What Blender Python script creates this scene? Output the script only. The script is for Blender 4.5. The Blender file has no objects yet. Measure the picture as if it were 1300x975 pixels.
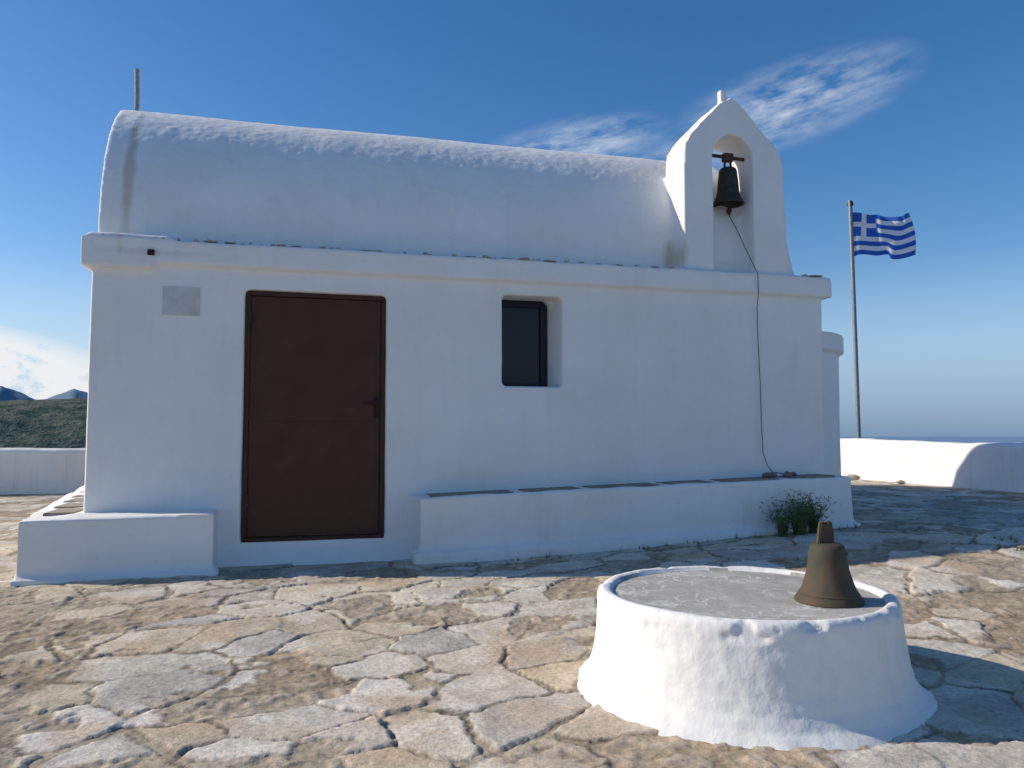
import bpy, bmesh, math, random
import numpy as np
from mathutils import Vector, Matrix
random.seed(7); np.random.seed(7)
scene=bpy.context.scene
COL=scene.collection
R=math.radians
# ------------------------------------------------------------------ noise
def _h(ix,iy,iz,seed):
    h=(ix.astype(np.int64)*374761393+iy.astype(np.int64)*668265263+iz.astype(np.int64)*2147483647+seed*1274126177)&0xffffffff
    h=((h^(h>>13))*1274126177)&0xffffffff
    h=((h^(h>>16))*2246822519)&0xffffffff
    return ((h^(h>>15))&0xffffff)/float(0xffffff)
def vnoise(p,seed=0):
    i=np.floor(p).astype(np.int64); f=p-i; f=f*f*(3-2*f)
    x,y,z=i[:,0],i[:,1],i[:,2]; fx,fy,fz=f[:,0],f[:,1],f[:,2]
    r=0
    for dx in (0,1):
        for dy in (0,1):
            for dz in (0,1):
                w=(fx if dx else 1-fx)*(fy if dy else 1-fy)*(fz if dz else 1-fz)
                r=r+w*_h(x+dx,y+dy,z+dz,seed)
    return r*2-1
def fbm(p,oct=3,seed=0):
    s=0;a=1.0;t=0
    for o in range(oct):
        s=s+a*vnoise(p*(2.03**o)+o*17.3,seed+o); t+=a; a*=.5
    return s/t
def sstep(a,b,x):
    t=np.clip((x-a)/(b-a),0,1); return t*t*(3-2*t)
# ------------------------------------------------------------------ materials
def newmat(name):
    m=bpy.data.materials.new(name); m.use_nodes=True
    nt=m.node_tree; nt.nodes.clear()
    out=nt.nodes.new('ShaderNodeOutputMaterial'); b=nt.nodes.new('ShaderNodeBsdfPrincipled')
    nt.links.new(b.outputs[0],out.inputs[0])
    return m,nt,b
def N(nt,t,**k):
    n=nt.nodes.new(t)
    for a,v in k.items(): setattr(n,a,v)
    return n
def math_(nt,op,a,b=None,c=None,clamp=False):
    n=N(nt,'ShaderNodeMath',operation=op,use_clamp=clamp)
    for i,v in enumerate((a,b,c)):
        if v is None: continue
        if isinstance(v,(int,float)): n.inputs[i].default_value=v
        else: nt.links.new(v,n.inputs[i])
    return n.outputs[0]
def ramp(nt,src,stops):
    n=N(nt,'ShaderNodeValToRGB'); e=n.color_ramp.elements
    while len(e)<len(stops): e.new(.5)
    for i,(p,c) in enumerate(stops):
        e[i].position=p; e[i].color=(c,c,c,1) if isinstance(c,(int,float)) else (*c,1)
    nt.links.new(src,n.inputs[0]); return n.outputs[0]
def mixc(nt,fac,a,b,mode='MIX'):
    n=N(nt,'ShaderNodeMix',data_type='RGBA',blend_type=mode)
    if isinstance(fac,(int,float)): n.inputs[0].default_value=fac
    else: nt.links.new(fac,n.inputs[0])
    for i,v in ((6,a),(7,b)):
        if isinstance(v,tuple): n.inputs[i].default_value=(*v,1)
        else: nt.links.new(v,n.inputs[i])
    return n.outputs[2]
def noise(nt,vec,scale,detail=4,rough=.55,dist=0):
    n=N(nt,'ShaderNodeTexNoise'); n.inputs['Scale'].default_value=scale
    n.inputs['Detail'].default_value=detail; n.inputs['Roughness'].default_value=rough
    n.inputs['Distortion'].default_value=dist
    nt.links.new(vec,n.inputs['Vector']); return n.outputs[0]
def mapping(nt,vec,scale=(1,1,1),rot=(0,0,0),loc=(0,0,0)):
    n=N(nt,'ShaderNodeMapping'); n.inputs['Scale'].default_value=scale
    n.inputs['Rotation'].default_value=rot; n.inputs['Location'].default_value=loc
    nt.links.new(vec,n.inputs['Vector']); return n.outputs[0]
def bump(nt,b,h,strength,dist,prev=None):
    n=N(nt,'ShaderNodeBump'); n.inputs['Strength'].default_value=strength; n.inputs['Distance'].default_value=dist
    nt.links.new(h,n.inputs['Height'])
    if prev is not None: nt.links.new(prev,n.inputs['Normal'])
    nt.links.new(n.outputs[0],b.inputs['Normal']); return n.outputs[0]
def objcoord(nt): return N(nt,'ShaderNodeTexCoord').outputs['Object']

def plaster(name,dirt=.35,stains=None,rough_scale=1.0,white=(.82,.81,.79)):
    m,nt,b=newmat(name); oc=objcoord(nt)
    big=noise(nt,oc,1.3,3,.6)
    c=mixc(nt,ramp(nt,big,[(.35,0),(.7,1)]),white,(white[0]*.93,white[1]*.92,white[2]*.89))
    streak=noise(nt,mapping(nt,oc,(6,6,.7)),1.5,3,.65)
    c=mixc(nt,math_(nt,'MULTIPLY',ramp(nt,streak,[(.52,0),(.75,1)]),dirt*.5),c,(.62,.58,.5))
    spots=noise(nt,oc,22,2,.7)
    c=mixc(nt,math_(nt,'MULTIPLY',ramp(nt,spots,[(.66,0),(.74,1)]),dirt*.6),c,(.5,.47,.42))
    if stains:
        sep=N(nt,'ShaderNodeSeparateXYZ'); nt.links.new(oc,sep.inputs[0])
        nn=noise(nt,mapping(nt,oc,(9,9,2.5)),1.0,4,.65)
        nn=math_(nt,'MULTIPLY',math_(nt,'SUBTRACT',nn,.5),1.6)
        for (cx,cz,rx,rz,amt,col) in stains:
            qx=math_(nt,'DIVIDE',math_(nt,'SUBTRACT',sep.outputs[0],cx),rx)
            qz=math_(nt,'DIVIDE',math_(nt,'SUBTRACT',sep.outputs[2],cz),rz)
            d=math_(nt,'SQRT',math_(nt,'ADD',math_(nt,'MULTIPLY',qx,qx),math_(nt,'MULTIPLY',qz,qz)))
            d=math_(nt,'ADD',d,nn)
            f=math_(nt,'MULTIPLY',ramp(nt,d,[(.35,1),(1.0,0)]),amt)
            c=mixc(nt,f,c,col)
    nt.links.new(c,b.inputs['Base Color'])
    b.inputs['Roughness'].default_value=.92
    b.inputs['Specular IOR Level'].default_value=.15
    n1=noise(nt,oc,24*rough_scale,4,.7)
    bump(nt,b,n1,.35,.009)
    return m
def simple(name,col,rough=.6,metal=0,nscale=20,var=.3,bstr=.2,bdist=.002,col2=None,spec=.5):
    m,nt,b=newmat(name); oc=objcoord(nt)
    n1=noise(nt,oc,nscale,4,.6)
    c2=col2 if col2 else tuple(x*(1-var) for x in col)
    c=mixc(nt,ramp(nt,n1,[(.35,0),(.65,1)]),col,c2)
    nt.links.new(c,b.inputs['Base Color']); b.inputs['Roughness'].default_value=rough
    b.inputs['Metallic'].default_value=metal; b.inputs['Specular IOR Level'].default_value=spec
    bump(nt,b,noise(nt,oc,nscale*3,2,.6),bstr,bdist)
    return m
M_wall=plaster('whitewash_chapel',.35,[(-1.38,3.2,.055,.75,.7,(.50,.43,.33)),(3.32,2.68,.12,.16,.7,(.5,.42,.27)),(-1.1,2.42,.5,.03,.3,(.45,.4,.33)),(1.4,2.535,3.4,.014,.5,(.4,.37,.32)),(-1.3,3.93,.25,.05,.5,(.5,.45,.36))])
M_white=plaster('whitewash_bench',.6)
M_plinth=plaster('whitewash_plinth',.6,None,1.3,(.82,.815,.79))
M_par=plaster('whitewash_parapet',.8)
M_slab=simple('bench_slab_stone',(.30,.26,.20),.85,0,12,.4,.5,.004)
M_plaque=simple('marble_plaque',(.62,.61,.58),.6,0,9,.2,.3,.002)
M_bronze=simple('dark_bronze',(.05,.045,.036),.6,.4,25,.4,.3,.002)
M_bronze2=simple('weathered_bronze',(.105,.070,.045),.78,.15,10,.3,.5,.003,(.06,.066,.048),.25)
M_iron=simple('rusty_iron',(.09,.05,.035),.8,.3,40,.4)
M_pole=simple('pole_paint',(.25,.26,.27),.5,.3,20,.3)
M_door=simple('brown_painted_steel',(.082,.033,.018),.5,0,5,.2,.15,.002,None,.25)
M_doorf=simple('brown_painted_frame',(.065,.027,.016),.55,0,9,.25,.1,.001,None,.25)
M_dark=simple('dark_fittings_hole_shade',(.03,.015,.01),.9)  # near-black for door fittings; on the drain box it paints hole shade
M_navy=simple('navy_paint',(.010,.014,.028),.45,0,20,.2,.2,.002,None,.3)
M_rope=simple('wire',(.12,.12,.12),.7)
M_rock=simple('limestone',(.45,.42,.36),.9,0,8,.35,.5,.01)
M_wood=simple('weathered_wood',(.42,.33,.26),.85,0,30,.4)
m,nt,b=newmat('window_glass'); b.inputs['Base Color'].default_value=(.010,.011,.014,1); b.inputs['Roughness'].default_value=.15; b.inputs['Specular IOR Level'].default_value=.3
nz=noise(nt,objcoord(nt),4,2); bump(nt,b,nz,.05,.01); M_glass=m
m,nt,b=newmat('concrete_top'); oc=objcoord(nt)
c=mixc(nt,ramp(nt,noise(nt,oc,5,6,.7),[(.3,0),(.7,1)]),(.30,.285,.25),(.50,.48,.435))
cr=N(nt,'ShaderNodeTexVoronoi',feature='DISTANCE_TO_EDGE'); cr.inputs['Scale'].default_value=7
wv=N(nt,'ShaderNodeVectorMath',operation='ADD'); nv=N(nt,'ShaderNodeTexNoise'); nv.inputs['Scale'].default_value=9; nt.links.new(oc,nv.inputs['Vector'])
sc=N(nt,'ShaderNodeVectorMath',operation='SCALE'); sc.inputs['Scale'].default_value=.22; nt.links.new(nv.outputs['Color'],sc.inputs[0])
nt.links.new(oc,wv.inputs[0]); nt.links.new(sc.outputs[0],wv.inputs[1]); nt.links.new(wv.outputs[0],cr.inputs['Vector'])
crk=ramp(nt,cr.outputs['Distance'],[(0,1),(.05,0)])
msk=ramp(nt,noise(nt,oc,4,2),[(.40,0),(.52,1)])
crk=math_(nt,'MULTIPLY',crk,msk)
c=mixc(nt,math_(nt,'MULTIPLY',crk,.85),c,(.70,.69,.65))
nt.links.new(c,b.inputs['Base Color']); b.inputs['Roughness'].default_value=.9
bump(nt,b,noise(nt,oc,30,5,.7),.6,.006)
M_conc=m
# ------------------------------------------------------------------ mesh helpers
def link(o,parent=None):
    COL.objects.link(o)
    if parent is not None: o.parent=parent
    return o
def empty(name):
    o=bpy.data.objects.new(name,None); COL.objects.link(o); o.empty_display_size=.2; return o
def obj_from_bm(bm,name,mat,parent=None,smooth=False):
    me=bpy.data.meshes.new(name); bm.to_mesh(me); bm.free()
    if mat: me.materials.append(mat)
    if smooth: me.polygons.foreach_set('use_smooth',[True]*len(me.polygons))
    return link(bpy.data.objects.new(name,me),parent)
def add_prism(bm,A,B):
    a=[bm.verts.new(p) for p in A]; c=[bm.verts.new(p) for p in B]; n=len(a)
    fs=[bm.faces.new(a),bm.faces.new(list(reversed(c)))]
    for i in range(n): fs.append(bm.faces.new((a[i],c[i],c[(i+1)%n],a[(i+1)%n])))
    bmesh.ops.recalc_face_normals(bm,faces=fs)
def boxp(bm,x0,x1,y0,y1,z0,z1):
    add_prism(bm,[(x0,y0,z0),(x1,y0,z0),(x1,y1,z0),(x0,y1,z0)],[(x0,y0,z1),(x1,y0,z1),(x1,y1,z1),(x0,y1,z1)])
def pxy(bm,poly):
    add_prism(bm,[(x,y,zb) for x,y,zb,zt in poly],[(x,y,zt) for x,y,zb,zt in poly])
def pxz(bm,poly,y0,y1): add_prism(bm,[(x,y0,z) for x,z in poly],[(x,y1,z) for x,z in poly])
def pyz(bm,poly,x0,x1): add_prism(bm,[(x0,y,z) for y,z in poly],[(x1,y,z) for y,z in poly])
def lumpy(bm,name,mat,voxel,amps,parent=None,smooth_it=3,extra=None):
    me=bpy.data.meshes.new(name+'_src'); bm.to_mesh(me); bm.free()
    o=bpy.data.objects.new(name+'_src',me); COL.objects.link(o)
    r=o.modifiers.new('r','REMESH'); r.mode='VOXEL'; r.voxel_size=voxel
    s=o.modifiers.new('s','SMOOTH'); s.iterations=smooth_it; s.factor=.5
    dg=bpy.context.evaluated_depsgraph_get(); dg.update()
    m2=bpy.data.meshes.new_from_object(o.evaluated_get(dg)); m2.name=name
    bpy.data.objects.remove(o); bpy.data.meshes.remove(me)
    n=len(m2.vertices); co=np.empty(n*3); m2.vertices.foreach_get('co',co); co=co.reshape(-1,3)
    no=np.empty(n*3); m2.vertices.foreach_get('normal',no); no=no.reshape(-1,3)
    d=np.zeros(n)
    for i,(sc_,amp) in enumerate(amps): d+=amp*fbm(co*sc_,2,seed=11*i+3)
    if extra is not None: d+=extra(co,no)
    co=co+no*d[:,None]
    m2.vertices.foreach_set('co',co.ravel()); m2.update()
    m2.materials.clear(); m2.materials.append(mat)
    m2.polygons.foreach_set('use_smooth',[True]*len(m2.polygons))
    return link(bpy.data.objects.new(name,m2),parent)
def bevbox(name,mat,x0,x1,y0,y1,z0,z1,bev=.004,parent=None):
    bm=bmesh.new(); boxp(bm,x0,x1,y0,y1,z0,z1)
    if bev>0: bmesh.ops.bevel(bm,geom=bm.edges[:],offset=bev,segments=2,affect='EDGES',profile=.6)
    return obj_from_bm(bm,name,mat,parent)
def tube(name,mat,pts,rad,parent=None,seg=8):
    cu=bpy.data.curves.new(name,'CURVE'); cu.dimensions='3D'; cu.bevel_depth=rad; cu.bevel_resolution=2; cu.use_fill_caps=True
    sp=cu.splines.new('POLY'); sp.points.add(len(pts)-1)
    for i,p in enumerate(pts): sp.points[i].co=(*p,1)
    o=bpy.data.objects.new(name,cu); COL.objects.link(o)
    dg=bpy.context.evaluated_depsgraph_get(); dg.update()
    me=bpy.data.meshes.new_from_object(o.evaluated_get(dg)); bpy.data.objects.remove(o)
    me.materials.clear(); me.materials.append(mat); me.polygons.foreach_set('use_smooth',[True]*len(me.polygons))
    return link(bpy.data.objects.new(name,me),parent)
def lathe(name,mat,prof,center,seg=48,parent=None,tilt=None,jit=0):
    bm=bmesh.new(); rings=[]
    for r_,z in prof:
        rings.append([bm.verts.new((max(r_,1e-4)*math.cos(2*math.pi*i/seg),max(r_,1e-4)*math.sin(2*math.pi*i/seg),z)) for i in range(seg)])
    for a,c in zip(rings,rings[1:]):
        for i in range(seg): bm.faces.new((a[i],a[(i+1)%seg],c[(i+1)%seg],c[i]))
    bmesh.ops.recalc_face_normals(bm,faces=bm.faces[:])
    o=obj_from_bm(bm,name,mat,parent,True); o.location=center
    if tilt: o.rotation_euler=tilt
    return o
def G(x,y):
    x=np.asarray(x,float); y=np.asarray(y,float)
    f=.2+.8*sstep(-4.2,-1.2,y)
    return .235*sstep(.3,6.5,x)*f-.055*sstep(-1.,-3.5,y)-.03*sstep(-1.0,-2.5,x)
# ------------------------------------------------------------------ CHAPEL
chapel=empty('chapel')
bm=bmesh.new()
XL,XR=-1.58,4.82; YB=5.2  # back end pushed out to carry the added rear vault
boxp(bm,XL,XR,.34,YB,-.3,2.5)
boxp(bm,XL,-.46,0,.36,-.3,2.45)
boxp(bm,.657,1.65,0,.36,-.3,2.45)
boxp(bm,2.19,XR,0,.36,-.3,2.45)
boxp(bm,-.52,.72,0,.36,2.173,2.45); boxp(bm,-.52,.72,0,.36,-.3,.185)
boxp(bm,-.52,.72,.085,.36,.1,2.3)
boxp(bm,1.6,2.24,0,.36,2.22,2.45); boxp(bm,1.6,2.24,0,.36,-.3,1.437)
pxy(bm,[(2.19,.0,1.4,2.3),(2.24,.0,1.4,2.3),(2.24,.36,1.4,2.3),(2.12,.36,1.4,2.3)])
pxz(bm,[(2.2,2.24),(2.07,2.24),(2.2,2.11)],.2,.36)
pyz(bm,[(.02,.17),(.02,-.3),(-.16,-.3),(-.10,.0),(-.05,.07)],-.66,.98)
boxp(bm,-1.63,4.9,-.05,YB+.05,2.335,2.53)
boxp(bm,-1.645,-1.13,-.056,.4,2.29,2.525)
boxp(bm,-1.60,-1.0,-.03,.6,2.5,2.56)
def vault(yc,a,b_,x0,x1,z0=2.5,n=2.25):
    pts=[]
    for i in range(49):
        t=math.pi*i/48
        c,s=math.cos(t),math.sin(t)
        pts.append((yc-a*math.copysign(abs(c)**(2/n),c),z0+b_*abs(s)**(2/n)))
    pts=[(yc-a,z0-.15)]+pts+[(yc+a,z0-.15)]
    pyz(bm,pts,x0,x1)
vault(1.35,1.2,1.45,-1.575,4.12)
vault(3.9,1.2,1.30,-1.56,4.6)  # unseen rear vault, added to cast the curved shadow on the parapet
def cyl(bm,cx,cy,r,z0,z1,n=40):
    pts=[(cx+r*math.cos(2*math.pi*i/n),cy+r*math.sin(2*math.pi*i/n)) for i in range(n)]
    add_prism(bm,[(x,y,z0) for x,y in pts],[(x,y,z1) for x,y in pts])
cyl(bm,4.82,1.35,.95,-.2,1.95); cyl(bm,4.82,1.35,1.0,1.88,2.07)
gy0,gy1=.0,.40
pxz(bm,[(3.375,2.45),(3.68,2.45),(3.68,3.66),(3.385,3.66)],gy0,gy1)
pxz(bm,[(4.10,2.45),(4.46,2.45),(4.435,3.62),(4.10,3.62)],gy0,gy1)
pxz(bm,[(4.40,2.45),(4.58,2.45),(4.44,2.95),(4.40,2.95)],gy0+.03,gy1)
outer=[(4.436,3.55),(4.434,3.68),(4.25,3.88),(4.05,4.09),(3.92,4.215),(3.865,4.235),(3.80,4.19),(3.57,3.95),(3.41,3.78),(3.388,3.68),(3.385,3.55)]
ctr=(3.89,3.62)
angs=[math.pi*i/14 for i in range(15)]
def ray(th):
    dx,dz=math.cos(th),math.sin(th); best=None
    for (x1,z1),(x2,z2) in zip(outer,outer[1:]):
        ex,ez=x2-x1,z2-z1; den=dx*ez-dz*ex
        if abs(den)<1e-9: continue
        t=((x1-ctr[0])*ez-(z1-ctr[1])*ex)/den; s=((x1-ctr[0])*dz-(z1-ctr[1])*dx)/den
        if t>0 and -.001<=s<=1.001: best=t if best is None else max(best,t)
    return (ctr[0]+dx*best,ctr[1]+dz*best)
for t0,t1 in zip(angs,angs[1:]):
    t1b=t1+.02; t0b=t0-.02
    ia=(ctr[0]+.21*math.cos(t0b),ctr[1]+.225*math.sin(t0b)); ib=(ctr[0]+.21*math.cos(t1b),ctr[1]+.225*math.sin(t1b))
    oa=ray(max(t0b,0.001)); ob=ray(min(t1b,math.pi-.001))
    pxz(bm,[ia,oa,ob,ib],gy0,gy1)
pxz(bm,[(4.03,2.95),(4.12,2.85),(4.12,3.2),(4.06,3.15)],.22,.38)
boxp(bm,3.865,3.945,.17,.25,4.1,4.37)
def chap_extra(co,no):
    top=(co[:,2]>2.56)&(no[:,2]>.15)&(co[:,0]<4.2)
    d=np.where(top,.0025*fbm(co*18,2,5)+.0028*np.clip(vnoise(co*30,9)-.1,0,1),0)
    d+=np.where((abs(co[:,2]-2.53)<.05)&(co[:,1]<.05),.014*fbm(co*np.array([5,5,1.]),3,8),0)
    return d
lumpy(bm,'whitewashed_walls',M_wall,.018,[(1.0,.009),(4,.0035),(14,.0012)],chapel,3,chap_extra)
DX0,DX1,DZ0,DZ1=-.455,.652,.19,2.168
bevbox('door_frame_left',M_doorf,DX0,DX0+.035,.03,.09,DZ0,DZ1,.003,chapel)
bevbox('door_frame_right',M_doorf,DX1-.035,DX1,.03,.09,DZ0,DZ1,.003,chapel)
bevbox('door_frame_top',M_doorf,DX0+.035,DX1-.035,.032,.09,DZ1-.035,DZ1,.003,chapel)
bevbox('door_sill',M_doorf,DX0-.0,DX1+.0,.0,.09,DZ0-.012,DZ0+.018,.004,chapel)
bevbox('door_leaf',M_door,DX0+.04,DX1-.04,.048,.084,DZ0+.022,DZ1-.04,.004,chapel)
bevbox('door_leaf_upper_sheet',M_door,DX0+.075,DX1-.075,.045,.05,1.125,DZ1-.075,.002,chapel)
bevbox('door_leaf_lower_sheet',M_door,DX0+.075,DX1-.075,.045,.05,DZ0+.055,1.12,.002,chapel)
bevbox('door_lock_plate',M_dark,.565,.598,.034,.042,1.16,1.33,.003,chapel)
bevbox('door_knob_stem',M_dark,.573,.59,-.012,.036,1.272,1.29,.003,chapel)
bevbox('door_lever',M_dark,.475,.592,-.02,-.006,1.27,1.291,.004,chapel)
for zz in (.45,1.9): bevbox('door_hinge',M_doorf,DX0+.03,DX0+.048,.024,.048,zz,zz+.1,.003,chapel)
WX0,WX1,WZ0,WZ1=1.64,2.135,1.425,2.235
bevbox('window_glass',M_glass,WX0+.05,WX1-.05,.30,.312,WZ0+.05,WZ1-.05,0,chapel)
bevbox('window_frame_left',M_navy,WX0,WX0+.06,.27,.33,WZ0,WZ1,.004,chapel)
bevbox('window_frame_right',M_navy,WX1-.065,WX1,.27,.33,WZ0,WZ1,.004,chapel)
bevbox('window_frame_top',M_navy,WX0+.06,WX1-.065,.272,.33,WZ1-.07,WZ1,.004,chapel)
bevbox('window_frame_bottom',M_navy,WX0+.06,WX1-.065,.272,.33,WZ0,WZ0+.06,.004,chapel)
bevbox('marble_plaque',M_plaque,-1.066,-.797,-.008,.03,1.945,2.17,.005,chapel)
bevbox('drain_shade_box',M_dark,-1.175,-1.125,-.066,-.03,2.395,2.44,.003,chapel)  # solid dark box; its colour stands for the shade inside a drain hole
tube('roof_cross_post',M_wood,[(-1.55,1.3,3.85),(-1.545,1.3,4.15),(-1.555,1.3,4.43)],.02,chapel)
bm=bmesh.new()
for i in range(80):
    x=random.uniform(-1.5,4.8); 
    if 3.3<x<4.6: continue
    s=random.uniform(.015,.07)
    mt=Matrix.Translation((x,random.uniform(-.045,.02),2.537))@Matrix.Rotation(random.uniform(0,6),4,'Z')@Matrix.Diagonal((s,s*.6,random.uniform(.004,.012),1))
    bmesh.ops.create_icosphere(bm,subdivisions=1,radius=1,matrix=mt)
for v in bm.verts: v.co+=Vector([random.uniform(-.004,.004) for _ in range(3)])
obj_from_bm(bm,'cornice_stone_flakes',M_rock,chapel)
def bell_profile(rl,rs,h,th=.012):
    o=[(rl*.98,0),(rl*1.0,.015*h),(rl*.99,.04*h),(rl*.90,.11*h),(rl*.79,.21*h),(rl*.70,.35*h),(rs*1.12,.55*h),(rs*1.03,.75*h),(rs*.98,.88*h),(rs*.9,.95*h),(rs*.72,.99*h),(rs*.3,1.0*h),(0,1.005*h)]
    inn=[(0,.9*h),(rs*.7,.88*h),(rs*.95-th,.7*h),(rl*.62,.36*h),(rl*.86,.05*h),(rl*.95,-.002)]
    return inn+o
BX,BY=3.92,.15
lathe('hanging_bell',M_bronze,bell_profile(.148,.088,.36),(BX,BY,3.22),40,chapel)
tube('bell_crown',M_bronze,[(BX-.035,BY,3.57),(BX-.03,BY,3.64),(BX,BY,3.66),(BX+.03,BY,3.64),(BX+.035,BY,3.57)],.012,chapel)
tube('bell_bar',M_iron,[(3.64,BY,3.695),(4.14,BY,3.675)],.018,chapel)
bevbox('bell_yoke',M_iron,BX-.05,BX+.05,BY-.03,BY+.03,3.64,3.72,.008,chapel)
tube('bell_clapper',M_iron,[(BX,BY,3.5),(BX+.005,BY,3.2),(BX+.005,BY,3.12)],.012,chapel)
lathe('clapper_ball',M_iron,[(0,-.03),(.02,-.022),(.028,0),(.02,.022),(0,.03)],(BX+.005,BY,3.16),16,chapel)
pts=[(BX+.005,BY,3.12),(BX+.03,.05,2.95),(4.03,-.0,2.72),(4.07,-.06,2.56),(4.085,-.072,2.52),(4.087,-.075,2.33),(4.09,-.04,2.2),(4.10,-.03,1.9),(4.115,-.03,1.5),(4.12,-.03,1.1),(4.13,-.03,.85),(4.16,-.05,.73),(4.2,-.08,.67),(4.28,-.12,.66)]
tube('bell_wire',M_rope,pts,.0042,chapel)
# ------------------------------------------------------------------ benches
def bz(x): return .524+(x-.94)*.031
bm=bmesh.new()
pxy(bm,[(.90,-.37,-.2,.524),(4.83,-.37,-.2,.644),(4.83,.02,-.2,.65),(.84,.02,-.2,.524)])
pxy(bm,[(.84,-.43,-.2,.10),(4.86,-.42,-.2,.22),(4.86,-.3,-.2,.24),(.84,-.3,-.2,.12)])
bench=lumpy(bm,'whitewashed_bench',M_white,.02,[(1.5,.014),(5,.007),(14,.0025)],None,4)
def slab(par,cx,cy,wx,wy,zt,rot=0,tx=0):
    bm=bmesh.new(); boxp(bm,-wx/2,wx/2,-wy/2,wy/2,-.03,0)
    bmesh.ops.bevel(bm,geom=bm.edges[:],offset=.005,segments=2,affect='EDGES')
    o=obj_from_bm(bm,'seat_slab',M_slab,par); o.location=(cx,cy,zt); o.rotation_euler=(0,-tx,rot)
    return o
for a_,c_ in ((.98,1.67),(1.76,2.25),(2.34,2.95),(3.04,3.45),(3.55,4.11),(4.22,4.68)):
    cx=(a_+c_)/2; slab(bench,cx,-.185,c_-a_,.28,bz(cx)+.009,0,.031)
bm=bmesh.new()
pxy(bm,[(-1.90,-.36,-.3,.42),(-.62,-.36,-.3,.445),(-.62,.03,-.3,.445),(-1.5,.03,-.3,.43)])
pxy(bm,[(-1.90,-.36,-.3,.42),(-1.5,-.36,-.3,.43),(-1.5,4.2,-.3,.45),(-2.5,4.2,-.3,.45)])
pxy(bm,[(-1.93,-.42,-.3,.02),(-.58,-.42,-.3,.03),(-.58,-.3,-.3,.05),(-1.9,-.3,-.3,.05)])
bench2=lumpy(bm,'whitewashed_bench.001',M_white,.02,[(1.5,.012),(5,.006),(14,.0025)],None,4)
for i in range(8):
    y=.0+i*.52; xl=-1.9-.6*(y+.36)/4.56
    slab(bench2,(xl+.10-1.64)/2,y+.2,(-1.64-xl-.10),.40,.441+.0044*y)
def rocks(name,items,mat,seed=1):
    random.seed(seed); bm=bmesh.new()
    for (x,y,z,s) in items:
        bm2=bmesh.new(); bmesh.ops.create_icosphere(bm2,subdivisions=2,radius=1)
        for v in bm2.verts:
            v.co*=1+random.uniform(-.18,.18)
            v.co=Vector((v.co.x*s,v.co.y*s*.7,v.co.z*s*.5))
        rot=Matrix.Rotation(random.uniform(0,6),4,'Z')
        vm={}
        for v in bm2.verts: vm[v.index]=bm.verts.new(rot@v.co+Vector((x,y,z+s*.3)))
        for f in bm2.faces: bm.faces.new([vm[v.index] for v in f.verts])
        bm2.free()
    return obj_from_bm(bm,name,mat)
rocks('bench_stones',[(4.05,-.2,.635,.055),(4.15,-.15,.635,.05),(4.26,-.22,.64,.06),(4.36,-.16,.645,.04)],simple('grey_stone',(.2,.19,.18),.9),3)
# ------------------------------------------------------------------ parapet walls
bm=bmesh.new()
pxy(bm,[(9.3,-13,-.8,.86),(9.62,-13,-.8,.86),(9.62,3,-.8,.89),(9.3,3,-.8,.89)])
pxy(bm,[(9.3,2.9,-.8,.885),(9.62,2.9,-.8,.885),(9.62,9.4,-.8,.98),(9.3,9.4,-.8,.98)])
lumpy(bm,'parapet_wall',M_par,.05,[(.8,.03),(3,.014),(9,.008)],None,3)
bm=bmesh.new()
boxp(bm,-14,9.5,9.0,9.35,-.8,.77); boxp(bm,-14.3,-14,-13,9.35,-.8,.77)
lumpy(bm,'parapet_wall.001',M_par,.06,[(.8,.03),(3,.014),(9,.006)],None,3)
# ------------------------------------------------------------------ round plinth
PX,PY=1.866,-3.454; PT=1.03-.678
prof=[(.0,PT-.02),(.3,PT-.02),(.548,PT-.018),(.565,PT-.016),(.574,PT-.003),(.590,PT+.003),(.608,PT+.001),(.622,PT-.012),(.628,PT-.035),(.630,PT-.08),(.634,PT-.14),(.641,PT-.2),(.650,PT-.26),(.664,PT-.315),(.692,PT-.362),(.728,PT-.392),(.77,PT-.43)]
pr=[]
for (r0,z0),(r1,z1) in zip(prof,prof[1:]):
    k=max(1,int(math.hypot(r1-r0,z1-z0)/.008))
    for j in range(k): pr.append((r0+(r1-r0)*j/k,z0+(z1-z0)*j/k))
pr.append(prof[-1]); pr=np.array(pr); seg=460
th=np.arange(seg)*2*np.pi/seg
RR,TH=np.meshgrid(pr[:,0],th,indexing='ij'); ZZ,_=np.meshgrid(pr[:,1],th,indexing='ij')
cx=np.stack([RR*np.cos(TH),RR*np.sin(TH),ZZ],-1).reshape(-1,3)
rr=RR.ravel(); w=sstep(.55,.61,rr)
dr=w*(.008*fbm(cx*2.5,2,21)+.0045*fbm(cx*8,3,22)+.003*fbm(cx*24,2,23))
chn=fbm(cx*np.array([9,9,12.])+3.7,3,37)
chip=np.clip(chn-.16,0,.22)*.055*w*sstep(PT-.10,PT-.03,cx[:,2])
dr-=chip
dz=sstep(.56,.59,rr)*(.003*fbm(cx*4,2,41)+.0025*fbm(cx*15,2,42))-chip*.5+ (1-w)*.002*fbm(cx*12,3,43)
skirt=sstep(.67,.76,rr)*.05*fbm(np.stack([np.cos(TH).ravel()*2.5,np.sin(TH).ravel()*2.5,np.zeros(len(rr))],-1),3,51)
dr+=skirt
rn=np.stack([np.cos(TH).ravel(),np.sin(TH).ravel()],-1)
cx[:,:2]+=rn*dr[:,None]; cx[:,2]+=dz
nr=len(pr)
idx=np.arange(nr*seg).reshape(nr,seg)
a=idx[:-1,:]; b2=np.roll(idx,-1,1)[:-1,:]; c2=np.roll(idx,-1,1)[1:,:]; d2=idx[1:,:]
F=np.stack([a,d2,c2,b2],-1).reshape(-1,4)
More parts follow.
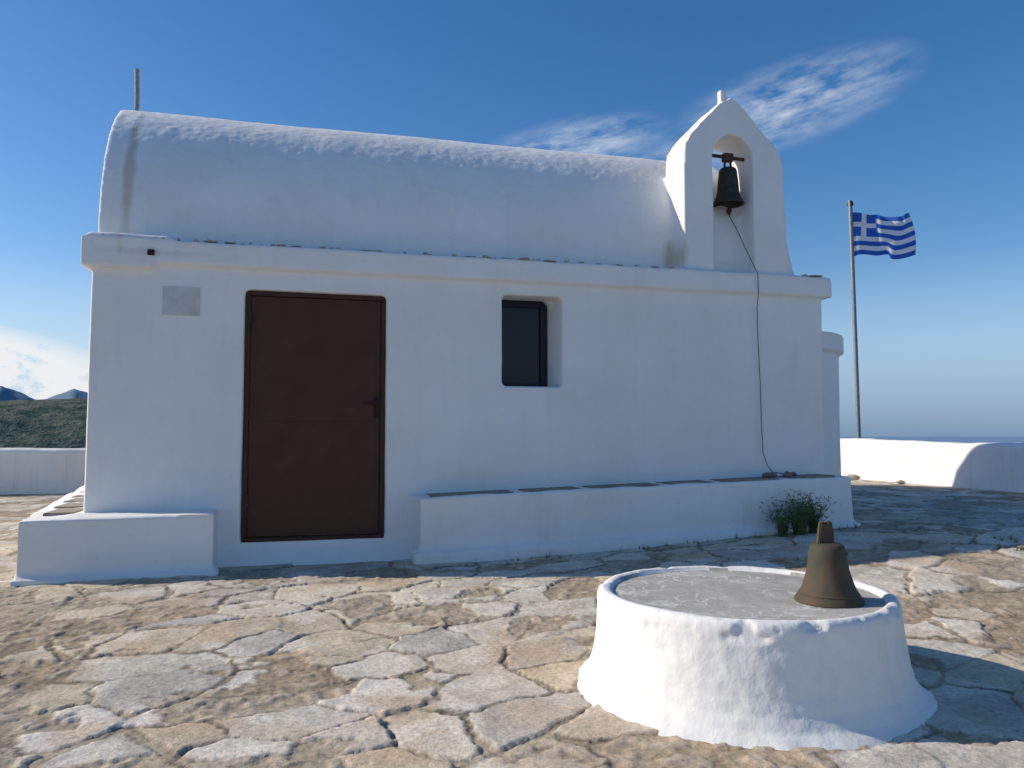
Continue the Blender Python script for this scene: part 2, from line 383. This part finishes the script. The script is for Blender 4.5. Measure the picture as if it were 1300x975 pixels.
def mesh_np(name,co,F,mats,smooth=True,parent=None,matidx=None):
    me=bpy.data.meshes.new(name); me.vertices.add(len(co)); me.vertices.foreach_set('co',co.ravel())
    me.loops.add(F.size); me.loops.foreach_set('vertex_index',F.ravel().astype(np.int32))
    me.polygons.add(len(F)); me.polygons.foreach_set('loop_start',np.arange(0,F.size,4,dtype=np.int32)); me.polygons.foreach_set('loop_total',np.full(len(F),4,np.int32))
    for mm in mats: me.materials.append(mm)
    if matidx is not None: me.polygons.foreach_set('material_index',matidx.astype(np.int32))
    me.polygons.foreach_set('use_smooth',[smooth]*len(F))
    me.update(calc_edges=True); me.validate()
    return link(bpy.data.objects.new(name,me),parent)
fr=rr[F].mean(1)
jn=.008*fbm(cx[F[:,0]]*6,2,77)
plinth=mesh_np('round_plinth',cx,F,[M_plinth,M_conc],True,None,(fr+jn<.568).astype(int))
plinth.location=(PX,PY,0)
bell=empty('bronze_bell')
bx,by,bzz=2.125,-3.69,PT-.017
lathe('bell_body',M_bronze2,bell_profile(.138,.074,.24),(bx,by,bzz),48,bell,(R(1),R(-1.5),0))
lathe('bell_band',M_bronze2,[(.074,-.004),(.079,-.002),(.079,.003),(.074,.005)],(bx,by,bzz+.196),48,bell)
lathe('bell_lip_band',M_bronze2,[(.118,-.004),(.1225,-.002),(.120,.004),(.115,.006)],(bx,by,bzz+.032),48,bell)
bm=bmesh.new()
pxz(bm,[(-.033,0),(.033,0),(.030,.05),(.022,.098),(.004,.100),(-.002,.088),(-.010,.098),(-.024,.094),(-.030,.05)],-.018,.018)
bmesh.ops.bevel(bm,geom=bm.edges[:],offset=.005,segments=2,affect='EDGES')
o=obj_from_bm(bm,'bell_crown_block',M_bronze2,bell); o.location=(bx-.012,by,bzz+.232); o.rotation_euler=(0,R(2),R(-20))
# ------------------------------------------------------------------ paved ground
def axis(segs):
    out=[segs[0][0]]
    for a0,a1,st in segs:
        k=max(1,int(round((a1-a0)/st))); out+=list(a0+(a1-a0)*(np.arange(k)+1)/k)
    return np.array(out)
xs=axis([(-14.1,-5,.10),(-5,-3.0,.03),(-3.0,3.9,.011),(3.9,9.4,.028)])
ys=axis([(-13,-5.5,.25),(-5.5,-4.6,.04),(-4.6,-2,.011),(-2,-.1,.017),(-.1,3,.05),(3,9.1,.08)])
XX,YY=np.meshgrid(xs,ys,indexing='ij'); P=np.stack([XX.ravel(),YY.ravel()],-1)
P3=np.concatenate([P,np.zeros((len(P),1))],1)
CS=.40
wx=.12*fbm(P3*2.1,2,101)+.028*fbm(P3*7,2,102)+.020*fbm(P3*22,3,105); wy=.12*fbm(P3*2.1,2,103)+.028*fbm(P3*7,2,104)+.020*fbm(P3*22,3,106)
ca,sa=math.cos(.35),math.sin(.35)
Q=np.stack([(P[:,0]*ca+P[:,1]*sa+wx)*.92,(-P[:,0]*sa+P[:,1]*ca+wy)*1.2],-1)/CS
ij=np.floor(Q).astype(np.int64)
zero=np.zeros(len(Q),np.int64)
def site(i,j):
    return i+.5+1.0*(_h(i,j,zero,1)-.5), j+.5+1.0*(_h(i,j,zero,2)-.5)
def gid(i,j):
    r_=_h(i,j,zero,3)
    ti=np.where(r_<.28,i+1,np.where(r_>.88,i-1,i)); tj=np.where((r_>=.28)&(r_<.46),j+1,j)
    return ti*100003+tj
best=np.full(len(Q),1e9); bi=np.zeros(len(Q),np.int64); bj=bi.copy(); bxs=np.zeros(len(Q)); bys=bxs.copy()
for di in range(-1,2):
    for dj in range(-1,2):
        i=ij[:,0]+di; j=ij[:,1]+dj; sx,sy=site(i,j); d=(sx-Q[:,0])**2+(sy-Q[:,1])**2
        mk=d<best; best=np.where(mk,d,best); bi=np.where(mk,i,bi); bj=np.where(mk,j,bj); bxs=np.where(mk,sx,bxs); bys=np.where(mk,sy,bys)
g1=gid(bi,bj); ed=np.full(len(Q),9.)
for di in range(-2,3):
    for dj in range(-2,3):
        i=bi+di; j=bj+dj; sx,sy=site(i,j); g=gid(i,j)
        ex,ey=sx-bxs,sy-bys; L=np.sqrt(ex*ex+ey*ey)+1e-9
        dd=(((sx+bxs)/2-Q[:,0])*ex+((sy+bys)/2-Q[:,1])*ey)/L
        ed=np.where((g!=g1)&(dd<ed),np.maximum(dd,0),ed)
ed*=CS
def gh(k): return _h(g1%1000003,g1//1000003,zero,k)
rub=gh(11)<.15
gap=.002+.028*np.clip(fbm(P3*1.7,2,111)+.10,0,1)+.012*np.clip(fbm(P3*10,2,112),0,1)+.05*np.clip(gh(19)-.68,0,1)
mask=sstep(0,.006,ed-gap)*np.where(rub,0,1)
lap=fbm(P3*2.6,5,120)+.35*(gh(15)-.5)
mask*=sstep(-.21,-.17,lap)
ht=.001+.009*gh(12)
ax=(gh(16)-.5)*.04; ay=(gh(17)-.5)*.04
tl=np.clip(ax*(Q[:,0]-bxs)*CS+ay*(Q[:,1]-bys)*CS,-.006,.006)
lam=np.abs(fbm(P3*3.3+gh(18)[:,None]*9,4,133)); lam=np.floor(lam*8)/8*.014
slabz=mask*(ht+tl+lam*.8+.0025*fbm(P3*5,3,131)+.002*fbm(P3*20,3,132))
mort=(1-mask)*(.006*fbm(P3*7,3,134)+.003*vnoise(P3*42,135)+.007*sstep(.25,.5,vnoise(P3*17,136)))-.005*np.exp(-(np.abs(ed-gap*.7)/.005)**2)*np.where(rub,0,1)*sstep(-.2,.3,fbm(P3*4,2,151))
gz=G(P[:,0],P[:,1])+slabz+mort
pal=np.array([(.63,.565,.455),(.57,.52,.43),(.47,.43,.37),(.58,.49,.36),(.69,.635,.54),(.54,.455,.34),(.50,.455,.385)])
pk=(gh(14)*6.999).astype(int); sc_=pal[pk]
n1=fbm(P3*4.5,4,141)[:,None]; n2=fbm(P3*15,3,142)[:,None]; n3=fbm(P3*36,2,147)[:,None]
sc_=sc_*(1+.22*n1+.18*n2+.08*n3)
rust=sstep(.15,.5,fbm(P3*2.7,3,143))[:,None]*.5; sc_=sc_*(1-rust)+np.array([.52,.36,.22])*rust
lich=sstep(.15,.4,fbm(P3*5,3,145))[:,None]*.6; sc_=sc_*(1-lich)+np.array([.73,.68,.58])*lich
mc=np.array([.375,.295,.20])*(1+.28*n1+.35*n2+.22*n3)
gr=sstep(-.1,.4,fbm(P3*.9,2,144))[:,None]*.6; mc=mc*(1-gr)+np.array([.40,.345,.265])*(1+.3*n2+.22*n3)*gr
peb=sstep(.3,.55,vnoise(P3*17,136))[:,None]*.5; mc=mc*(1-peb)+np.array([.54,.47,.37])*peb
crack=np.exp(-(np.abs(ed-gap*.8)/.006)**2)[:,None]*.6*np.where(rub,.2,1)[:,None]*sstep(-.3,.3,fbm(P3*5,2,151))[:,None]
colr=sc_*mask[:,None]+mc*(1-mask[:,None]); colr=colr*(1-crack)
colr=np.clip(colr,.02,.85)
nx,ny=len(xs),len(ys); idx=np.arange(nx*ny).reshape(nx,ny)
F=np.stack([idx[:-1,:-1],idx[1:,:-1],idx[1:,1:],idx[:-1,1:]],-1).reshape(-1,4)
m,nt,b=newmat('stone_paving'); oc=objcoord(nt)
at=N(nt,'ShaderNodeAttribute',attribute_name='stonecol')
f1=noise(nt,oc,45,4,.75)
c=mixc(nt,1.0,at.outputs['Color'],ramp(nt,f1,[(.30,.66),(.5,1.0),(.70,1.24)]),'MULTIPLY')
nt.links.new(c,b.inputs['Base Color']); b.inputs['Roughness'].default_value=.9; b.inputs['Specular IOR Level'].default_value=.15
bump(nt,b,noise(nt,oc,26,5,.75),.6,.014)
M_pave=m
ground=mesh_np('stone_paved_ground',np.stack([P[:,0],P[:,1],gz],-1),F,[M_pave],True)
at_=ground.data.attributes.new('stonecol','FLOAT_COLOR','POINT'); at_.data.foreach_set('color',np.concatenate([colr,np.ones((len(colr),1))],1).ravel())
# ------------------------------------------------------------------ plants
def leafmat(name,c1,c2):
    return simple(name,c1,.7,0,15,.3,.1,.001,c2,.2)
M_leaf=leafmat('shrub_leaves',(.085,.13,.045),(.12,.15,.065)); M_dry=leafmat('dry_grass',(.22,.2,.08),(.09,.12,.04))
def blades(name,specs,mat,seed):
    random.seed(seed); bm=bmesh.new()
    for (cx,cy,cz,n,h,spread,w) in specs:
        for k in range(n):
            az=random.uniform(0,6.283); tl=random.random()**.7*spread; hh=h*random.uniform(.5,1.05)
            bxx=cx+random.uniform(-.25,.25)*spread*h*.6; byy=cy+random.uniform(-.25,.25)*spread*h*.5
            pr_=None; d=Vector((math.cos(az),math.sin(az),0)); s=Vector((-d.y,d.x,0))
            for i in range(5):
                t=i/4; pos=Vector((bxx,byy,cz))+d*(tl*hh*t**1.4)+Vector((0,0,hh*t*(1-.25*tl*t)))
                ww=w*(1-t*.85)
                pair=(bm.verts.new(pos-s*ww),bm.verts.new(pos+s*ww))
                if pr_: bm.faces.new((pr_[0],pr_[1],pair[1],pair[0]))
                if i>0 and h>.15:
                    for q in range(4):
                        l=Vector((random.uniform(-1,1),random.uniform(-1,1),random.uniform(-.1,1))).normalized()*random.uniform(.015,.04)
                        o2=l.cross(Vector((random.uniform(-1,1),random.uniform(-1,1),random.uniform(-1,1)))).normalized()*.004
                        bm.faces.new((bm.verts.new(pos-o2),bm.verts.new(pos+l*.6+o2*1.2),bm.verts.new(pos+l)))
                pr_=pair
    return obj_from_bm(bm,name,mat)
def gg(x,y): return float(G(x,y))
blades('wild_shrub',[(4.14,-.56,gg(4.12,-.56),130,.38,.75,.003),(4.32,-.5,gg(4.2,-.5),80,.32,.7,.003),(3.98,-.55,gg(4.,-.55),60,.30,.8,.003)],M_leaf,5)
sp=[]
random.seed(9)
for i in range(36):
    x=random.uniform(1.0,4.8); sp.append((x,-.47-random.uniform(0,.05),gg(x,-.5),random.randint(4,12),random.uniform(.03,.08),.9,.002))
for i in range(40):
    x=random.uniform(4.9,7.5); y=random.uniform(-1.9,-1.5)+(x-5)*.1; sp.append((x,y,gg(x,y),14,random.uniform(.03,.07),1.1,.003))
for (x,y) in ((-1.35,-2.6),(-1.32,-2.65),(-1.28,-2.58)): sp.append((x,y,gg(x,y),18,.05,1.3,.003))
blades('weeds',sp,M_dry,6)
rocks('loose_stones',[(8.9,4.9,.25,.12),(8.4,5.6,.25,.08),(9.0,3.9,.25,.07),(8.95,6.2,.25,.09)],M_rock,8)
# ------------------------------------------------------------------ flag
flag=empty('greek_flag')
FX,FY=10.46,6.67
tube('flag_pole',M_pole,[(FX,FY,-.6),(FX-.03,FY,2.5),(FX-.07,FY,5.62)],.04,flag)
tube('pole_truck',M_iron,[(FX-.10,FY,5.55),(FX-.04,FY,5.55)],.06,flag)
m,nt,b=newmat('flag_cloth'); uv=N(nt,'ShaderNodeUVMap'); sep=N(nt,'ShaderNodeSeparateXYZ'); nt.links.new(uv.outputs[0],sep.inputs[0])
u_,v_=sep.outputs[0],sep.outputs[1]
st=math_(nt,'MODULO',math_(nt,'FLOOR',math_(nt,'MULTIPLY',math_(nt,'SUBTRACT',.99999,v_),9)),2)
incan=math_(nt,'MULTIPLY',math_(nt,'LESS_THAN',u_,10/27),math_(nt,'GREATER_THAN',v_,4/9))
cv=math_(nt,'LESS_THAN',math_(nt,'ABSOLUTE',math_(nt,'SUBTRACT',u_,5/27)),1/27)
ch=math_(nt,'LESS_THAN',math_(nt,'ABSOLUTE',math_(nt,'SUBTRACT',v_,6.5/9)),.5/9)
cr_=math_(nt,'MAXIMUM',cv,ch)
wsel=math_(nt,'ADD',math_(nt,'MULTIPLY',incan,cr_),math_(nt,'MULTIPLY',math_(nt,'SUBTRACT',1.0,incan),st))
c=mixc(nt,wsel,(.025,.12,.48),(.8,.8,.8)); nt.links.new(c,b.inputs['Base Color']); b.inputs['Roughness'].default_value=.8
tr=N(nt,'ShaderNodeBsdfTranslucent'); nt.links.new(c,tr.inputs[0]); mx=N(nt,'ShaderNodeMixShader'); mx.inputs[0].default_value=.4
nt.links.new(b.outputs[0],mx.inputs[1]); nt.links.new(tr.outputs[0],mx.inputs[2])
nt.links.new(mx.outputs[0],[n for n in nt.nodes if n.type=='OUTPUT_MATERIAL'][0].inputs[0])
M_flag=m
nu,nv=60,36; W,H=1.25,.86
U,V=np.meshgrid(np.linspace(0,1,nu),np.linspace(0,1,nv),indexing='ij')
fx=FX-.02+W*.90*U*.967; fy=FY-W*U*.25+.10*np.sin(U*11+V*2.2)*U**.6+.06*np.sin(U*19-V*3)*U
fz=4.50+H*V+.05*np.sin(U*7.5)*U+.03*np.sin(U*13+V)-.05*U+.06*(1-V)*np.sin(U*3.1)
co=np.stack([fx,fy,fz],-1).reshape(-1,3); idx=np.arange(nu*nv).reshape(nu,nv)
F=np.stack([idx[:-1,:-1],idx[1:,:-1],idx[1:,1:],idx[:-1,1:]],-1).reshape(-1,4)
fl=mesh_np('flag_cloth',co,F,[M_flag],True,flag)
ul=fl.data.uv_layers.new(name='UVMap'); lv=np.empty(len(fl.data.loops),np.int32); fl.data.loops.foreach_get('vertex_index',lv)
UVs=np.stack([U.ravel(),V.ravel()],-1)[lv]; ul.data.foreach_set('uv',UVs.ravel())
# ------------------------------------------------------------------ surroundings
def polar(name,rs,az0,az1,na,zf,mat):
    az=np.linspace(az0,az1,na); RR,AA=np.meshgrid(rs,az,indexing='ij')
    x=RR*np.sin(AA); y=RR*np.cos(AA); z=zf(x.ravel(),y.ravel(),RR.ravel(),AA.ravel())
    co=np.stack([x.ravel(),y.ravel(),z],-1); idx=np.arange(co.shape[0]).reshape(RR.shape)
    F=np.stack([idx[:-1,:-1],idx[:-1,1:],idx[1:,1:],idx[1:,:-1]],-1).reshape(-1,4)
    return mesh_np(name,co,F,[mat],True)
SEA=-260.
def p3(x,y,s): return np.stack([x*s,y*s,x*0],-1)
m,nt,b=newmat('scrub_hillside'); oc=objcoord(nt)
c=mixc(nt,ramp(nt,noise(nt,oc,.03,6,.7),[(.42,0),(.58,1)]),(.05,.085,.07),(.15,.165,.13)); nt.links.new(c,b.inputs['Base Color']); b.inputs['Roughness'].default_value=1; b.inputs['Specular IOR Level'].default_value=0
bump(nt,b,noise(nt,oc,.06,3,.7),1,6); M_hill=m
m,nt,b=newmat('rock_scrub'); oc=objcoord(nt)
c=mixc(nt,ramp(nt,noise(nt,oc,.6,5,.7),[(.42,0),(.58,1)]),(.14,.13,.08),(.40,.37,.30)); nt.links.new(c,b.inputs['Base Color']); b.inputs['Roughness'].default_value=1
M_terr=m
M_far=simple('hazy_mountain',(.16,.24,.32),1,0,.001,.25,0,.001,(.19,.26,.33),0)  # aerial haze is put into the bluish base colour
m,nt,b=newmat('hazy_sea_water'); oc=objcoord(nt); b.inputs['Base Color'].default_value=(.165,.27,.40,1); b.inputs['Roughness'].default_value=.9; b.inputs['Specular IOR Level'].default_value=.05  # pale blue base colour has the horizon haze painted in
M_sea=m
polar('hillside_terrain',np.geomspace(5,1400,60),-math.pi,math.pi,160,lambda x,y,r,a:np.maximum(-.6-np.maximum(r-18,0)*.38+np.minimum(r*.03,20)*fbm(p3(x,y,.03),4,200)*sstep(18,60,r),SEA-30),M_terr)
def hillz(x,y,r,a):
    d=np.degrees(a); env=sstep(-110,-70,d)*sstep(18,-4,d)
    ridge=np.exp(-((r-1500)/520)**2)
    h=(52-SEA)*ridge*env*(1+.06*fbm(p3(x,y,.005),4,210)+.0035*(d+14)) + 30*fbm(p3(x,y,.008),5,211)*env*sstep(600,900,r)*sstep(2900,2400,r)*np.clip(1.4-ridge,.2,1)
    return SEA-40+(h+40)*env
polar('green_hills',np.linspace(500,3000,150),R(-115),R(20),400,hillz,M_hill)
def farz(x,y,r,a):
    d=np.degrees(a); env=sstep(-120,-70,d)*sstep(10,-8,d)
    k=np.exp(-((r-9500)/1500)**2)
    pk=np.maximum.reduce([500-70*np.abs(d+18.1)**.85,475-55*np.abs(d+14.2)**.9,490-14*np.abs(d+30),350+0*d])
    rg=1-2*np.abs(fbm(p3(x,y,.0016),5,220))
    return SEA-60+(pk+300)*k*env+(60*rg-45+25*fbm(p3(x,y,.006),3,230))*k*env
polar('distant_mountains',np.linspace(6500,12500,60),R(-125),R(14),900,farz,M_far)
polar('sea',np.array([300,800,2000,5000,12000,25000,45000,70000.]),-math.pi,math.pi,180,lambda x,y,r,a:np.full(len(x),SEA),M_sea)
# ------------------------------------------------------------------ light
S=Vector((-1.7,.66,1.0)).normalized()
sun=bpy.data.lights.new('sun','SUN'); sun.energy=4.8; sun.angle=R(.5); sun.color=(1,.90,.77)
so=bpy.data.objects.new('sun',sun); COL.objects.link(so); so.location=(-20,8,15)
so.rotation_euler=S.to_track_quat('Z','Y').to_euler()
el=math.asin(S.z); az=math.atan2(S.x,S.y)
world=bpy.data.worlds.new('World'); scene.world=world; world.use_nodes=True
nt=world.node_tree; nt.nodes.clear()
out=N(nt,'ShaderNodeOutputWorld'); bg=N(nt,'ShaderNodeBackground'); nt.links.new(bg.outputs[0],out.inputs[0])
STR=.125; bg.inputs['Strength'].default_value=STR
sky=N(nt,'ShaderNodeTexSky'); sky.sky_type='NISHITA'; sky.sun_disc=False; sky.sun_elevation=el; sky.sun_rotation=az
sky.altitude=300; sky.air_density=1.0; sky.dust_density=.45; sky.ozone_density=2.2
tc=N(nt,'ShaderNodeTexCoord').outputs['Generated']
sp_=N(nt,'ShaderNodeSeparateXYZ'); nt.links.new(tc,sp_.inputs[0]); X,Y,Z=sp_.outputs
azn=math_(nt,'ARCTAN2',X,Y); hyp=math_(nt,'SQRT',math_(nt,'ADD',math_(nt,'MULTIPLY',X,X),math_(nt,'MULTIPLY',Y,Y)))
eln=math_(nt,'DIVIDE',Z,math_(nt,'MAXIMUM',hyp,.001))
hs=N(nt,'ShaderNodeHueSaturation'); hs.inputs['Saturation'].default_value=1.33; hs.inputs['Value'].default_value=1.02; nt.links.new(sky.outputs[0],hs.inputs['Color'])
base=mixc(nt,1.0,hs.outputs[0],(1.06,.98,1.02),'MULTIPLY')
def C(*v): return tuple(x/STR for x in v)
hz=ramp(nt,eln,[(0.0,1),(.05,.85),(.20,0)])
side=ramp(nt,math_(nt,'ADD',math_(nt,'MULTIPLY',azn,.5),.5),[(.42,0),(.75,1)])
hcol=mixc(nt,side,C(.52,.68,.84),C(.17,.30,.48))
hl=ramp(nt,eln,[(0.0,0),(.11,1)])
hcol=mixc(nt,math_(nt,'MULTIPLY',hl,side),hcol,C(.36,.54,.77))
base=mixc(nt,math_(nt,'MULTIPLY',hz,.92),base,hcol)
def blob(c0,e0,w_,h_,rot,scl,thr,amt,col,base,seed,det=4,soft=.25,dist=.6,pw=.9):
    dx=math_(nt,'SUBTRACT',azn,c0); dy=math_(nt,'SUBTRACT',eln,e0)
    cr,sr=math.cos(rot),math.sin(rot)
    q=math_(nt,'DIVIDE',math_(nt,'ADD',math_(nt,'MULTIPLY',dx,cr),math_(nt,'MULTIPLY',dy,sr)),w_)
    r_=math_(nt,'DIVIDE',math_(nt,'SUBTRACT',math_(nt,'MULTIPLY',dy,cr),math_(nt,'MULTIPLY',dx,sr)),h_)
    d=math_(nt,'SUBTRACT',1.0,math_(nt,'ADD',math_(nt,'MULTIPLY',q,q),math_(nt,'MULTIPLY',r_,r_)),clamp=True)
    cb=N(nt,'ShaderNodeCombineXYZ'); nt.links.new(q,cb.inputs[0]); nt.links.new(r_,cb.inputs[1]); cb.inputs[2].default_value=seed
    nn=noise(nt,mapping(nt,cb.outputs[0],scl,(0,0,R(18))),1.0,det,.62,dist)
    f=math_(nt,'MULTIPLY',ramp(nt,nn,[(thr,0),(thr+soft,1)]),math_(nt,'POWER',d,pw))
    f=math_(nt,'MULTIPLY',f,amt,clamp=True)
    return mixc(nt,f,base,col)
CW=C(.76,.82,.90)
base=blob(R(34.5),.400,.16,.060,R(12),(2.6,3.0,1),.36,.85,CW,base,6.3,6,.40,.15,1.5)
base=blob(R(19.0),.362,.14,.046,R(10),(2.6,2.8,1),.36,.85,CW,base,2.7,6,.40,.15,1.5)
base=blob(R(27),.335,.12,.040,R(5),(2.4,2.4,1),.36,.65,CW,base,3.9,5,.42,.15,1.4)
base=blob(R(-20.5),.066,.20,.056,R(-8),(5,2.2,1),.34,1.7,C(.84,.87,.90),base,9.4,6,.12,.2)
nt.links.new(base,bg.inputs['Color'])
# ------------------------------------------------------------------ camera
cam=bpy.data.cameras.new('camera'); cam.sensor_width=36; cam.lens=36*1010/1300; cam.clip_start=.05; cam.clip_end=120000
co_=bpy.data.objects.new('camera',cam); COL.objects.link(co_); co_.location=(0,-6.6,1.03)
co_.rotation_euler=(R(90+3.54),0,R(-14.7)); scene.camera=co_
scene.view_settings.view_transform='Standard'; scene.view_settings.look='None'; scene.view_settings.exposure=0
